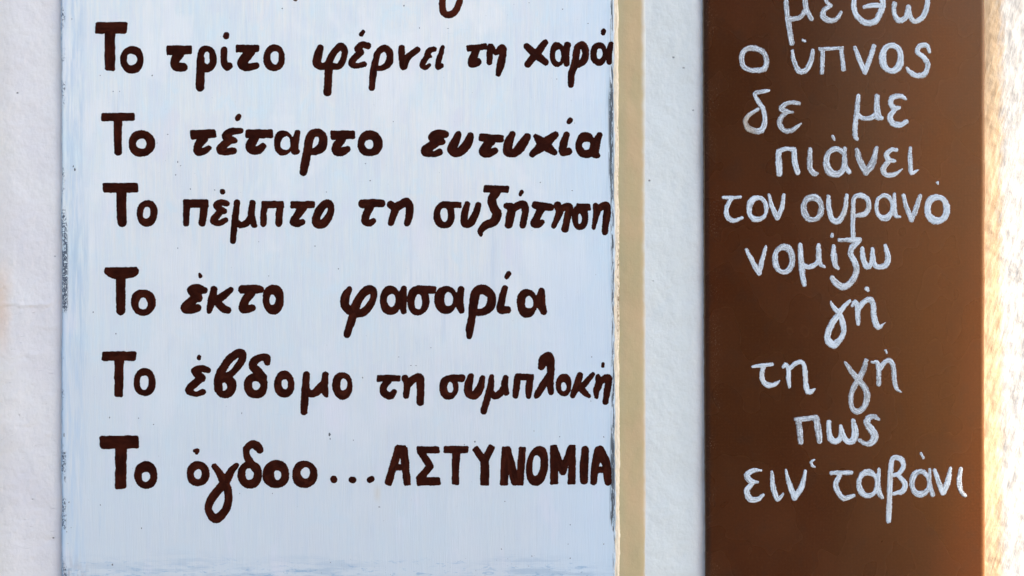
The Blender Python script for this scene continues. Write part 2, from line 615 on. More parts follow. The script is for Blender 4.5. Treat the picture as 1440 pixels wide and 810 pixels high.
strip("plaster_strip", "smooth ochre plaster band showing just right of the white sign", 846, 908, mat_ochre("smooth ochre plaster", 900, 911),
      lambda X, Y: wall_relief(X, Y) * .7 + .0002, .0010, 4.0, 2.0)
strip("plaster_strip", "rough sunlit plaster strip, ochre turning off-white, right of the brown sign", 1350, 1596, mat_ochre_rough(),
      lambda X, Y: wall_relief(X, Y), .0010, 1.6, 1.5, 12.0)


# ------------------------------------------------------------------ letters
def catmull(P, closed=False, n=7):
    P = np.array(P, float)
    if len(P) == 1:
        return P
    if len(P) == 2 and not closed:
        return np.array([P[0] + (P[1] - P[0]) * t for t in np.linspace(0, 1, 5)])
    out = []
    N = len(P)
    rngi = range(N) if closed else range(N - 1)
    for i in rngi:
        if closed:
            p0, p1, p2, p3 = P[(i - 1) % N], P[i], P[(i + 1) % N], P[(i + 2) % N]
        else:
            p1, p2 = P[i], P[i + 1]
            p0 = P[i - 1] if i > 0 else 2 * p1 - p2
            p3 = P[i + 2] if i + 2 < N else 2 * p2 - p1
        for t in np.arange(n) / n:
            out.append(.5 * (2 * p1 + (p2 - p0) * t + (2 * p0 - 5 * p1 + 4 * p2 - p3) * t * t + (3 * p1 - p0 - 3 * p2 + p3) * t ** 3))
    if not closed:
        out.append(P[-1])
    else:
        out.append(out[0])
    return np.array(out)


def poly_sdf(X, Y, Q):
    d = np.full(X.shape, 1e9)
    ins = np.zeros(X.shape, bool)
    n = len(Q)
    for i in range(n):
        ax, ay = Q[i]
        bx, by = Q[(i + 1) % n]
        vx, vy = bx - ax, by - ay
        t = np.clip(((X - ax) * vx + (Y - ay) * vy) / (vx * vx + vy * vy + 1e-9), 0, 1)
        d = np.minimum(d, np.hypot(X - ax - t * vx, Y - ay - t * vy))
        if ay != by:
            c = ((ay > Y) != (by > Y)) & (X < (bx - ax) * (Y - ay) / (by - ay) + ax)
            ins ^= c
    return np.where(ins, -d, d)


def parse(txt, blk):
    ox, oy, s = blk
    strokes = []
    for part in txt.split(';'):
        part = part.split()
        kind = part[0]
        if kind == 'O':
            a = [float(q) for q in part[1].split(',')]
            b = [float(q) for q in part[2].split(',')]
            sh = float(part[3]) if len(part) > 3 else 0.0
            strokes.append(('O', [ox + a[0] / s, ox + a[1] / s, oy + a[2] / s, oy + a[3] / s],
                            [ox + b[0] / s, ox + b[1] / s, oy + b[2] / s, oy + b[3] / s], sh))
        else:
            pts = []
            for q in part[1:]:
                v = [float(e) for e in q.split(',')]
                pts.append((ox + v[0] / s, oy + v[1] / s, v[2] / s))
            strokes.append((kind, pts))
    return strokes


def ring_poly(b, sh, seed, wob):
    cx, cy = (b[0] + b[1]) / 2, (b[2] + b[3]) / 2
    rx, ry = (b[1] - b[0]) / 2, (b[3] - b[2]) / 2
    out = []
    for i in range(28):
        a = i / 28 * 2 * math.pi
        ca, sa = math.cos(a), math.sin(a)
        e = 0.93
        x = math.copysign(abs(ca) ** e, ca) * rx
        y = math.copysign(abs(sa) ** e, sa) * ry
        f = 1 + wob * math.sin(2 * a + seed) * .5 + wob * math.sin(3 * a + seed * 1.7)
        out.append((cx + x * f - sh * y, cy + y * f))
    return out


STEP = 0.75


def letter_mesh(strokes, seed, wob, rough, H):
    xs0, xs1, ys0, ys1 = 1e9, -1e9, 1e9, -1e9
    for st in strokes:
        if st[0] == 'O':
            b = st[1]
            e = abs(st[3]) * (b[3] - b[2]) / 2
            xs0, xs1, ys0, ys1 = min(xs0, b[0] - e), max(xs1, b[1] + e), min(ys0, b[2]), max(ys1, b[3])
        else:
            for (x, y, r) in st[1]:
                xs0, xs1, ys0, ys1 = min(xs0, x - r * 1.3), max(xs1, x + r * 1.3), min(ys0, y - r * 1.3), max(ys1, y + r * 1.3)
    X, Y = np.meshgrid(np.arange(xs0 - 4, xs1 + 4, STEP), np.arange(ys0 - 4, ys1 + 4, STEP))
    D = np.full(X.shape, 1e9)
    U = np.zeros(X.shape)
    V = np.zeros(X.shape)
    u0 = seed * 37.0
    for st in strokes:
        if st[0] == 'O':
            a, b, sh = st[1], st[2], st[3]
            do = poly_sdf(X, Y, ring_poly(a, sh, seed, .018))
            di = poly_sdf(X, Y, ring_poly(b, sh, seed + 2.1, .05))
            d = np.maximum(do, -di)
            cx, cy = (b[0] + b[1]) / 2, (b[2] + b[3]) / 2
            rr = .25 * (a[1] - a[0] + a[3] - a[2]) * .5
            ang = np.arctan2(Y - cy, X - cx)
            uu = u0 + ang * rr * 2
            vv = (-do - di) / np.maximum(1, (-do + di))
            vv = np.clip(np.where(np.isfinite(vv), vv, 0), -1, 1)
            m = d < D
            D = np.where(m, d, D)
            U = np.where(m, uu, U)
            V = np.where(m, vv, V)
            u0 += 60
            continue
        kind, pts = st
        P = catmull(pts, closed=(kind == 'o')) if kind in 'co' else np.array(pts, float)
        if len(P) == 1:
            P = np.vstack([P, P + [[.3, .1, 0]]])
        if kind == 'b':
            # one straight square-ended brush pull
            a, b = P[0], P[-1]
            L = math.hypot(b[0] - a[0], b[1] - a[1])
            dx, dy = (b[0] - a[0]) / L, (b[1] - a[1]) / L
            s_ = (X - a[0]) * dx + (Y - a[1]) * dy
            t_ = -(X - a[0]) * dy + (Y - a[1]) * dx
            r = a[2] + (b[2] - a[2]) * np.clip(s_ / L, 0, 1)
            r = r * (1 + .05 * vnoise(s_ * .18 + seed * 3.3, s_ * 0 + seed, 71))
            cr = min(a[2], b[2]) * .45
            s2 = s_ - L / 2 + .09 * t_ * math.sin(seed * 2.3)
            qx = np.abs(s2) - (L / 2) + cr
            qy = np.abs(t_) - r + cr
            d = np.minimum(np.maximum(qx, qy), 0) + np.hypot(np.maximum(qx, 0), np.maximum(qy, 0)) - cr
            m = d < D
            D = np.where(m, d, D)
            U = np.where(m, u0 + s_, U)
            V = np.where(m, t_ / r, V)
            u0 += L + 50
            continue
        # drop zero-length pieces
        for i in range(len(P) - 1):
            ax, ay, ar = P[i]
            bx, by, br = P[i + 1]
            vx, vy = bx - ax, by - ay
            L2 = vx * vx + vy * vy
            if L2 < 1e-8:
                continue
            L = math.sqrt(L2)
            t = np.clip(((X - ax) * vx + (Y - ay) * vy) / L2, 0, 1)
            r = ar + (br - ar) * t
            dist = np.hypot(X - ax - t * vx, Y - ay - t * vy)
            d = dist - r
            side = (-(X - ax) * vy + (Y - ay) * vx) / L
            m = d < D
            D = np.where(m, d, D)
            U = np.where(m, u0 + t * L, U)
            V = np.where(m, np.sign(side) * dist / np.maximum(r, .3), V)
            u0 += L
        u0 += 50
    D = D + wob * fbm(X * .16, Y * .16, 81, 2) + rough * vnoise(X * .7, Y * .7, 91)
    ny, nx = X.shape
    ins = D < 0
    verts, uvs, idx = [], [], {}

    def hgt(d, x, y):
        t = min(1.0, max(0.0, -d / 1.5))
        return H * (1 - (1 - t) ** 2)

    hn = H * .25 * fbm(X * .35, Y * .35, 95, 2)

    def gv(j, i):
        k = (j, i)
        if k not in idx:
            idx[k] = len(verts)
            d = D[j, i]
            t = min(1.0, -d / 1.6)
            verts.append((gx(X[j, i]), -(H * (1 - (1 - t) ** 2) + hn[j, i] * t) - .00002, gz(Y[j, i])))
            uvs.append((U[j, i], V[j, i]))
        return idx[k]

    def ev(j0, i0, j1, i1):
        k = (j0, i0, j1, i1) if (j0, i0) < (j1, i1) else (j1, i1, j0, i0)
        if k not in idx:
            idx[k] = len(verts)
            a, b = D[j0, i0], D[j1, i1]
            t = a / (a - b)
            x = X[j0, i0] + t * (X[j1, i1] - X[j0, i0])
            y = Y[j0, i0] + t * (Y[j1, i1] - Y[j0, i0])
            verts.append((gx(x), .00015, gz(y)))
            q = (j0, i0) if ins[j0, i0] else (j1, i1)
            uvs.append((U[q], V[q]))
        return idx[k]
    faces = []
    cnt = ins[:-1, :-1].astype(int) + ins[1:, :-1] + ins[:-1, 1:] + ins[1:, 1:]
    for j, i in zip(*np.nonzero(cnt)):
        cor = ((j, i), (j + 1, i), (j + 1, i + 1), (j, i + 1))
        if cnt[j, i] == 4:
            faces.append([gv(*c) for c in cor])
            continue
        poly = []
        for k in range(4):
            a, b = cor[k], cor[(k + 1) % 4]
            if ins[a]:
                poly.append(gv(*a))
            if ins[a] != ins[b]:
                poly.append(ev(*a, *b))
        if len(poly) >= 3:
            faces.append(poly)
    return verts, uvs, faces


def make_letter(txt, blk, mat, parent, seed, wob, rough, H, name="letter"):
    verts, uvs, faces = letter_mesh(parse(txt, blk), seed, wob, rough, H)
    ob = mesh_obj(name, verts, faces, mat, parent)
    uvl = ob.data.uv_layers.new(name="UVMap")
    li = np.empty(len(ob.data.loops), np.int32)
    ob.data.loops.foreach_get("vertex_index", li)
    uvl.data.foreach_set("uv", np.array(uvs, np.float32)[li].ravel())
    return ob


# brush strokes: c = curve, o = closed curve, p = straight, b = square-ended pull, O = ring (outer box, inner box)
DARK = [
 ((420, 0, 5.7875), [
  "c 1178,-230,24 1250,-120,28 1330,-90,28;c 1370,-240,26 1250,-120,28 1178,-30,28 1170,60,29 1185,108,30 1225,122,29 1268,100,30 1297,50,29 1315,-20,28 1290,-110,28",
  "c -35,-90,26 -29,-10,22",
  "c 178,388,28 158,450,38 150,515,38 190,540,32 240,528,36;c 240,530,38 262,470,30 300,412,30 345,376,31 372,405,28 372,450,26 350,510,28 320,543,27 285,540,30;c 245,540,38 240,650,34 235,752,34",
  "c 525,258,19 510,278,22;c 563,372,29 520,364,29 480,392,28 500,425,33;c 500,430,30 450,478,30 434,522,30 480,535,24 532,522,25",
  "c 595,715,28 606,600,30 625,505,30 645,430,28 690,392,30 735,415,32 743,470,32 725,525,32 680,552,26 635,560,20",
  "c 838,388,27 838,450,30 855,540,34;c 855,540,34 890,465,30 965,405,27",
  "c 1102,400,24 1062,412,26 1048,445,30;c 1046,455,24 1074,459,15;c 1046,455,25 1006,525,25 1028,553,20 1064,530,17",
  "c 1175,380,17 1150,460,25 1131,540,25 1160,535,24"]),
 ((120, 0, 4.0), [
  "b 54,158,35 237,156,33;b 138,160,32 138,398,29",
  "O 195,330,258,415 233,290,303,365",
  "b 455,284,29 601,280,26;c 525,302,32 503,345,26 510,373,27 552,378,25",
  "O 626,740,255,408 668,698,293,360;c 649,330,23 648,400,25 645,490,26",
  "c 794,195,16 792,205,18;c 781,280,20 781,350,21 796,376,22 806,372,23",
  "b 846,274,24 980,272,22;c 930,290,28 893,335,30 885,365,29 920,378,23 960,368,20",
  "O 1001,1124,248,403 1043,1088,290,360"]),
 ((630, 0, 5.76), [
  "b 148,395,27 320,375,28;c 232,400,32 205,465,34 195,513,36 238,502,34",
  "c 341,376,25 339,430,27 336,505,25;c 350,378,27 388,425,24 435,390,34 446,430,32 425,530,33 408,598,25",
  "c 637,375,27 710,440,36 790,505,28;c 787,343,28 720,430,34 645,520,30",
  "O 822,950,340,545 870,915,400,500;c 968,365,29 952,440,32 960,515,26",
  "c 995,687,27 1000,600,30 1027,520,32 1040,430,30 1055,378,30 1095,370,34 1115,430,30 1100,492,32 1060,525,26",
  "c 1260,250,21 1257,270,22;O 1152,1290,340,535 1205,1250,395,475;c 1322,355,22 1303,430,29 1306,505,24"]),
 ((120, 140, 5.5385), [
  "b 122,137,34 386,135,33;c 255,150,34 253,300,33 256,405,32",
  "O 333,545,238,446 397,475,306,382",
  "b 815,276,40 1021,264,34;c 918,300,42 876,365,34 882,408,34 930,398,28 962,380,23",
  "c 1196,130,21 1186,148,21;c 1212,243,23 1140,250,30 1092,282,31 1130,312,34 1160,318,26;c 1120,322,32 1050,380,32 1072,408,28 1155,398,29",
  "b 1244,268,37 1464,266,37;c 1315,300,40 1284,368,38 1310,398,34 1350,392,34 1384,362,27"]),
 ((360, 140, 5.5385), [
  "O 138,290,236,438 193,268,290,392;c 322,258,25 305,340,32 300,400,30 322,405,23",
  "c 370,566,31 385,480,36 400,400,36 417,310,36 445,264,34 500,264,34 525,310,34 512,370,38 470,400,32 430,408,28",
  "b 580,278,38 774,274,34;c 668,312,34 630,360,35 627,398,38 670,405,36 712,385,27",
  "O 787,988,240,445 848,915,313,383"]),
 ((580, 140, 4.8), [
  "c 222,235,27 170,234,32 132,254,27 172,275,32 200,285,24;c 160,290,30 92,338,33 95,363,26 145,368,22 182,355,25",
  "c 310,236,25 285,290,32 268,338,34 300,360,31 347,330,34 380,280,31 392,245,25",
  "b 447,254,29 618,264,26;c 530,280,32 488,330,32 480,358,30 512,365,27 555,345,25",
  "c 674,235,24 650,290,32 642,350,32 690,360,30 735,312,35 775,252,27",
  "c 832,248,19 885,300,38 958,357,22;c 966,237,24 890,300,38 808,370,22",
  "c 1066,138,19 1056,149,18;c 1040,238,23 1018,310,28 1014,358,26 1055,350,27",
  "O 1098,1240,220,397 1147,1200,283,338;c 1262,242,23 1233,310,34 1228,360,32 1252,380,18"]),
 ((120, 240, 6.75), [
  "b 162,163,48 503,160,48;c 342,180,51 344,400,50 351,490,47",
  "O 487,687,275,535 550,618,345,452 0.04",
  "b 926,312,42 1172,312,42;c 962,320,35 960,420,33 957,504,30;c 1130,330,38 1120,420,40 1107,498,36"]),
 ((300, 240, 6.75), [
  "c 86,197,27 88,200,28;c 128,312,30 80,302,34 28,325,32 62,365,36 105,385,30;c 60,398,34 8,455,38 8,485,34 60,497,30 115,470,28",
  "c 226,302,32 214,400,34 202,500,34 186,668,30;c 212,485,36 262,518,32 320,492,34 352,440,30;c 371,308,32 362,420,36 382,505,32 400,522,20",
  "b 455,322,36 672,324,36;c 487,330,32 476,420,33 475,504,32;c 632,340,35 626,420,36 622,502,34",
  "b 731,325,38 966,320,34;c 850,345,46 792,430,40 758,488,36 800,500,36 848,486,29",
  "o 1088,310,40 1118,355,34 1103,425,36 1045,498,44 985,498,46 982,430,42 1030,345,40"]),
 ((480, 240, 6.75), [
  "c 200,316,43 300,308,42 380,312,40;c 272,350,40 236,420,40 226,478,38 265,498,36 304,476,27",
  "c 468,322,38 508,368,40 490,430,36 470,498,31;c 505,355,42 565,322,42 620,298,43 648,350,40 642,440,38 624,500,33",
  "b 950,318,32 1145,326,32;O 872,1080,292,552 943,1012,352,482",
  "c 1195,318,31 1170,420,36 1170,500,36 1220,500,40 1270,420,36 1300,325,30"]),
 ((660, 240, 6.5455), [
  "b 128,166,36 368,174,34;c 255,190,42 208,262,42 226,340,44 256,400,46 222,470,44 150,502,40 104,555,30 108,588,18",
  "c 483,196,21 470,220,19;c 345,325,34 390,345,42 375,430,42 362,498,37;c 400,352,38 460,318,38 503,316,40 515,380,35 502,450,33 492,505,33",
  "c 607,318,37 680,328,40 745,335,37;c 662,350,40 622,430,36 598,488,38 640,495,34 668,475,27",
  "c 812,320,38 832,370,38 805,450,30 775,510,25;c 830,362,36 898,328,34 922,352,38 900,440,36 880,538,35",
  "b 985,334,34 1120,336,34;O 940,1100,305,548 1000,1035,400,490",
  "c 1162,325,30 1175,370,36 1160,440,28 1145,525,22;c 1175,362,34 1240,320,34 1268,327,34 1264,420,37 1246,565,30"]),
 ((120, 360, 4.8), [
  "c 152,103,28 200,118,38 300,112,40 334,103,29;b 128,100,24 352,96,24;c 239,130,34 239,280,33 239,368,33",
  "O 307,476,222,405 360,420,283,360",
  "c 770,118,8 777,136,15;c 805,232,24 755,222,36 710,230,27 750,265,33 765,283,29;c 735,290,31 675,345,33 700,366,27 756,352,29",
  "c 868,225,25 855,300,30 836,372,20;c 982,227,21 930,270,28 880,302,28;c 885,308,28 930,352,28 962,365,25",
  "c 1062,225,31 1150,225,32 1183,225,25;c 1120,245,33 1078,305,31 1066,358,31 1127,350,25",
  "O 1195,1343,190,395 1245,1282,263,328"]),
 ((460, 360, 4.2353), [
  "c 132,198,19 110,240,27 106,295,27 140,325,28 170,322,27;c 160,322,30 190,255,26 232,208,29 268,204,27 278,240,22 255,295,24 215,335,26 180,345,22;c 158,345,26 140,400,25 119,466,23",
  "O 313,440,175,355 360,405,225,302;c 457,192,19 448,260,29 455,330,19",
  "b 530,200,27 652,202,24;O 474,610,176,355 522,565,228,318",
  "O 638,775,176,347 698,750,217,298;c 798,198,21 786,270,27 800,325,20",
  "c 846,480,18 851,430,26 864,360,24 875,270,30 892,210,29 940,202,30 978,240,28 972,298,29 930,332,24 882,335,22",
  "c 1081,106,17 1070,124,15;c 1060,192,19 1040,260,23 1034,318,26 1073,320,24",
  "O 1127,1255,195,368 1180,1225,240,312;c 1278,208,21 1270,270,32 1290,332,21"]),
 ((120, 480, 6.75), [
  "b 153,141,48 488,140,46;b 321,150,49 316,530,42",
  "O 458,670,250,525 518,600,322,455",
  "c 1080,146,23 1078,158,23;c 1166,275,30 1100,260,36 1037,282,35 1080,325,40 1108,350,38;c 1080,365,38 1000,435,40 985,475,35 1050,500,28 1114,482,33"]),
 ((300, 480, 6.5455), [
  "c 48,440,42 45,350,40 78,270,42 140,175,40 218,112,40 265,107,36 268,160,37 228,228,36 160,300,34 80,330,40;O 8,215,305,525 70,125,382,452",
  "c 495,195,32 488,155,40 440,148,34 380,182,42 368,230,44 410,282,46 450,335,48;O 278,505,285,528 358,428,368,448",
  "O 556,750,270,522 630,685,347,438",
  "c 858,308,35 850,420,36 840,550,37 833,648,33;c 850,450,42 900,485,35 960,455,42 1000,400,36;c 1031,306,31 1022,400,36 1030,468,34 1044,505,17",
  "O 1093,1283,278,540 1170,1230,345,450"]),
 ((510, 480, 6.75), [
  "b 132,351,34 360,351,32;c 242,370,38 197,440,36 206,493,37 265,518,36 298,480,30",
  "c 402,350,36 422,400,36 412,518,32;c 440,392,42 500,345,36 543,350,42 550,450,39 548,578,37",
  "c 840,350,37 940,350,38;O 725,912,320,555 805,858,388,485",
  "c 1029,332,31 1005,410,42 1005,488,40 1060,513,42 1115,440,40 1140,345,27",
  "c 1225,335,27 1215,420,33 1190,520,35 1160,620,33 1150,662,34;c 1215,488,36 1260,520,34 1310,490,36 1345,430,32;c 1356,345,30 1346,420,35 1362,488,32"]),
 ((680, 480, 6.75), [
  "b 298,336,32 482,340,34;c 322,345,34 311,440,34 303,515,30;c 445,345,36 431,440,35 427,518,30",
  "c 550,240,36 570,175,46 618,142,44 636,200,42 638,300,36 630,400,38 640,485,30;c 622,330,38 570,410,38 512,500,34 496,528,20",
  "O 685,838,302,525 738,785,390,470",
  "c 915,322,32 886,420,38 845,515,28;c 1040,312,23 960,400,32 900,440,36;c 920,440,36 965,490,29 1000,520,20",
  "c 1136,212,17 1132,236,17;c 1086,332,27 1096,400,38 1070,470,33 1070,528,22;c 1105,380,38 1170,344,36 1188,362,35 1176,460,35 1156,575,29"]),
 ((120, 600, 5.4), [
  "b 106,119,52 408,116,50;b 271,150,47 268,474,44",
  "O 370,550,260,475 430,490,342,418",
  "c 834,183,18 848,184,21 845,198,16;O 767,945,260,455 828,882,325,395",
  "c 1148,294,22 1105,340,30 1070,412,34 1002,490,34 947,570,33 937,640,31 987,698,36 1050,655,34 1084,580,32 1084,490,32 1050,412,34 1012,342,28 978,300,23"]),
 ((300, 600, 5.4), [
  "c 354,178,28 338,152,35 295,132,31 252,170,28 258,230,28 290,282,32 335,335,34;O 183,372,258,472 243,305,320,402",
  "O 372,580,253,468 462,515,332,403",
  "O 595,793,257,467 665,732,310,392"]),
 ((520, 600, 6.75), [
  "b 278,190,42 170,558,37;b 318,190,42 358,562,36;b 230,386,31 330,386,31;b 245,205,34 345,205,32",
  "b 444,222,37 665,220,35;p 482,235,38 572,372,36;p 572,378,36 478,490,40;b 440,522,43 674,516,40",
  "b 698,217,38 940,216,37;b 820,225,42 812,554,36",
  "b 992,195,36 1085,325,38;b 1164,175,35 1090,330,40;b 1092,310,42 1091,562,45"]),
 ((700, 600, 6.75), [
  "b 78,186,43 58,560,40;p 88,225,42 165,515,46;b 235,190,34 206,560,40",
  "O 268,483,183,563 330,402,270,467 0.1",
  "b 530,172,36 537,550,41;p 535,205,36 618,430,36;p 618,425,36 695,205,36;b 708,168,34 700,550,40",
  "c 828,218,38 820,380,43 818,510,40",
  "c 952,220,37 925,380,40 909,523,34;c 975,215,38 1030,360,44 1046,525,38;b 930,408,34 1020,408,34"]),
]
DOTS = [((300, 600, 5.4), ["c 913,398,28 916,402,28", "c 1050,403,25 1062,405,27", "c 1188,405,25 1202,398,25"])]

LIGHT = [
 ((1000, 0, 3.6), [
  "c 378,-60,12 382,50,13 393,130,14 408,218,14;c 390,98,12 430,95,12 460,80,12 475,50,12;c 475,-60,13 480,40,14 508,95,12",
  "c 640,-35,9 610,-42,11 580,-20,11 585,10,11 605,28,11;c 600,32,12 569,55,13 570,88,15 610,105,14 645,85,11 657,62,8",
  "o 722,20,14 735,75,14 775,112,16 828,110,16 858,60,16 870,10,16 855,-40,14 800,-70,13 740,-40,13;c 775,36,10 820,27,13 862,30,13",
  "c 928,18,12 925,60,12 950,102,15 985,88,14 1000,35,12;c 1000,35,12 1008,80,12 1030,108,13 1072,85,15 1093,30,14 1095,-40,13",
  "o 213,244,15 262,262,14 280,305,13 265,350,15 205,356,13 163,335,13 155,285,14 173,252,13",
  "c 465,203,9 475,208,8;c 412,260,9 420,310,12 445,360,14 480,355,14 505,310,14 515,255,10",
  "b 543,250,10 672,243,9;b 565,255,12 561,378,11;b 658,245,11 672,362,13",
  "c 728,240,10 750,300,13 778,366,13;c 778,366,13 803,300,13 824,235,12",
  "O 850,977,215,375 885,943,242,342",
  "c 1105,262,9 1092,230,12 1057,234,13 1045,262,14 1080,295,14 1097,330,14 1080,375,15 1040,383,15 1005,363,12 992,345,8"]),
 ((1030, 110, 5.3333), [
  "c 275,92,12 230,100,16 168,116,15 198,180,18 233,240,19 243,320,20 225,380,23 180,398,23 122,378,23 96,330,19 122,277,16 190,235,15",
  "c 500,190,14 460,182,17 400,192,18 367,228,21 410,250,17 450,255,12;c 400,262,16 360,300,19 355,350,21 390,393,19 440,393,19 480,370,16 513,343,8",
  "c 945,132,16 936,230,20 923,340,20 920,430,19 932,458,15;c 940,268,17 975,300,18 1030,300,19 1065,280,20;c 1085,135,18 1084,220,24 1093,285,28 1118,300,16",
  "c 1298,155,12 1262,133,18 1200,147,22 1187,190,21 1215,223,21 1252,220,14;c 1215,237,20 1182,290,21 1205,338,24 1260,350,21 1305,325,17",
  "c 345,548,20 400,530,17 460,533,18;c 346,550,22 346,630,25 353,718,23;c 462,548,20 468,630,23 488,706,21",
  "c 583,532,15 580,610,21 585,680,20 613,716,20 640,712,8",
  "c 752,437,13 764,460,13;O 680,862,510,748 728,825,552,690;c 843,528,15 840,610,20 845,660,21 874,702,21",
  "c 935,542,19 955,620,24 1000,703,27;c 1000,703,26 1050,640,27 1080,523,15",
  "c 1230,537,15 1190,537,19 1157,570,21 1172,610,22 1215,620,15;c 1170,625,20 1132,680,22 1150,722,20 1210,724,18 1272,683,6",
  "c 1335,525,12 1332,600,18 1336,680,19 1346,710,18 1370,700,12 1398,685,5"]),
 ((1000, 240, 4.1143), [
  "c 70,155,9 120,157,11 168,152,9;c 112,165,13 90,220,14 95,268,15 130,290,13 180,272,10",
  "O 203,330,140,300 236,308,173,268",
  "c 335,142,10 352,205,14 383,275,15;c 383,275,15 410,210,14 420,140,10",
  "O 517,655,135,300 553,622,175,266",
  "c 678,150,12 682,220,15 700,282,17 735,292,17 770,240,15 785,145,12",
  "c 822,408,9 821,360,14 820,300,14 822,220,14 826,162,13 860,142,15 904,165,15 912,210,15 890,250,16 840,260,12",
  "O 945,1058,130,295 968,1035,158,256;c 1060,138,10 1062,220,14 1070,260,14 1090,267,9",
  "c 1112,142,12 1130,210,15 1160,283,17;c 1160,283,16 1187,215,16 1211,145,12",
  "c 1310,68,9 1312,78,6;O 1232,1382,135,312 1271,1345,172,268"]),
 ((1030, 320, 6.0), [
  "c 118,187,14 165,280,22 225,387,23;c 225,387,22 247,290,23 282,162,13",
  "O 335,532,138,395 383,478,190,353",
  "c 572,145,18 580,280,25 590,400,23 608,482,20;c 590,308,20 640,335,21 700,310,21 725,280,20;c 727,148,17 728,240,26 745,310,20 782,335,10",
  "c 842,60,18 842,73,18;c 853,158,17 856,240,28 870,320,24 895,345,14",
  "c 905,105,18 980,105,20 1068,103,24;c 1060,125,20 1008,170,26 1000,230,25 1040,310,27 1042,390,27 995,468,28 935,500,29 880,472,29 843,430,26",
  "c 1095,175,18 1100,250,23 1130,330,24 1172,300,22 1182,180,16;c 1182,180,16 1195,300,22 1230,333,23 1290,318,25 1314,250,25 1290,152,17"]),
 ((1140, 400, 8.1), [
  "c 228,198,15 270,270,27 330,335,33 362,430,35 375,540,33 340,620,34 265,688,45 207,650,44 192,580,36 240,450,38 310,350,36 372,260,31 445,188,18",
  "c 640,50,26 655,76,16;c 470,245,16 508,203,30 530,260,30 536,380,30 540,446,24;c 545,290,28 600,205,33 680,172,32 714,240,34 720,360,35 745,450,36 775,488,29 825,452,10 855,432,5"]),
 ((1040, 480, 5.76), [
  "c 107,206,12 180,196,18 265,188,13;c 196,205,19 181,270,21 195,330,21 240,358,22 290,345,18 325,320,8",
  "c 352,208,14 375,186,17 398,230,19 396,310,19 405,368,14;c 410,218,17 460,174,19 510,175,19 530,240,21 535,330,21 548,398,24 573,410,22 608,388,8",
  "c 857,173,14 910,250,21 960,310,26 1010,370,24 1033,440,27 1010,530,24 950,570,26 908,530,21 905,430,22 950,330,24 1000,240,24 1024,155,17",
  "c 1182,73,11 1194,96,8;c 1072,170,11 1115,172,18 1128,240,21 1127,350,19;c 1140,220,21 1180,166,21 1225,160,21 1250,230,20 1256,330,20 1275,385,17 1305,408,10"]),
 ((1100, 570, 9.0), [
  "c 178,180,30 290,172,34 430,152,32;c 205,200,36 225,330,40 235,465,33;c 432,170,38 458,320,44 472,455,36",
  "c 590,212,32 592,340,35 620,430,42 680,458,36 738,400,32 742,262,23;c 745,290,28 780,400,36 830,458,38 898,440,46 922,340,46 898,192,28",
  "c 1225,180,18 1160,143,32 1092,160,40 1072,230,44 1130,310,48 1172,390,50 1138,468,44 1070,488,34 1000,460,26 978,442,24"]),
 ((1030, 620, 4.2353), [
  "c 168,176,9 120,178,15 87,207,18 112,240,17 152,245,8;c 115,255,15 86,300,18 105,348,18 150,348,16 183,322,10",
  "c 235,185,10 240,260,15 255,322,17 270,350,13 302,315,7",
  "c 318,175,8 337,250,15 370,340,18;c 370,340,17 413,270,17 435,180,10",
  "c 488,112,6 470,124,8 474,145,9 492,156,5",
  "c 588,192,11 650,190,15 708,190,13;c 640,205,15 614,260,17 638,318,17 670,342,17 722,325,10",
  "O 737,872,168,342 770,848,205,310;c 872,170,10 868,250,15 875,310,17 893,338,11",
  "c 930,475,16 935,350,17 940,200,16 953,108,16 1000,107,17 1018,150,16 992,193,15 960,205,12;c 985,203,13 1025,250,17 1015,298,17 960,315,12",
  "c 1123,73,8 1138,103,7;O 1052,1182,165,338 1086,1158,200,300;c 1175,170,10 1175,260,13 1192,320,14",
  "c 1205,175,12 1226,240,16 1254,308,18;c 1254,308,17 1280,250,18 1298,165,10",
  "c 1360,167,13 1350,240,16 1362,300,14 1386,325,12"]),
]


# ------------------------------------------------------------------ white sign
def edge_l(y):       # left edge of the white board
    return 85.5 + .9 * vnoise(np.array(y) * .02, np.array(0.0), 3) + .35 * vnoise(np.array(y) * .15, np.array(2.0), 4) + y * .0015


def edge_r(y):       # inner line of the bare edge
    return 863.2 + y * .003 + 1.1 * vnoise(np.array(y) * .03, np.array(5.0), 6) + .7 * vnoise(np.array(y) * .18, np.array(8.0), 7)


def edge_o(y):       # outer line
    return 870.0 + y * .0025 + .7 * vnoise(np.array(y) * .04, np.array(1.0), 8) + .4 * vnoise(np.array(y) * .3, np.array(9.0), 9)


TH = 0.007
ws = empty("painted_sign", (0, 0, CZ), "wide white wooden sign with dark brown Greek lettering and worn blue edges", "sign",
           "hand-lettered signs on the wall")
M_panel, M_bare, M_side, M_ink = mat_panel(), mat_bare(), mat_side(), mat_ink()
ROWS = np.arange(-90, 900.1, 3.0)


def lofted(name, cols, mat, parent, rows=ROWS, caps=True):
    """cols: functions row -> (grid x, depth y); swept down the rows"""
    V = []
    for y in rows:
        for c in cols:
            px, d = c(y)
            V.append((gx(float(px)), float(d), gz(float(y))))
    n = len(cols)
    F = []
    for r in range(len(rows) - 1):
        for c in range(n - 1):
            a = r * n + c
            F.append((a, a + n, a + n + 1, a + 1))
    if caps:
        F.append(tuple(range(n)))
        F.append(tuple(range(len(V) - 1, len(V) - 1 - n, -1)))
    return mesh_obj(name, V, F, mat, parent, shade=False)


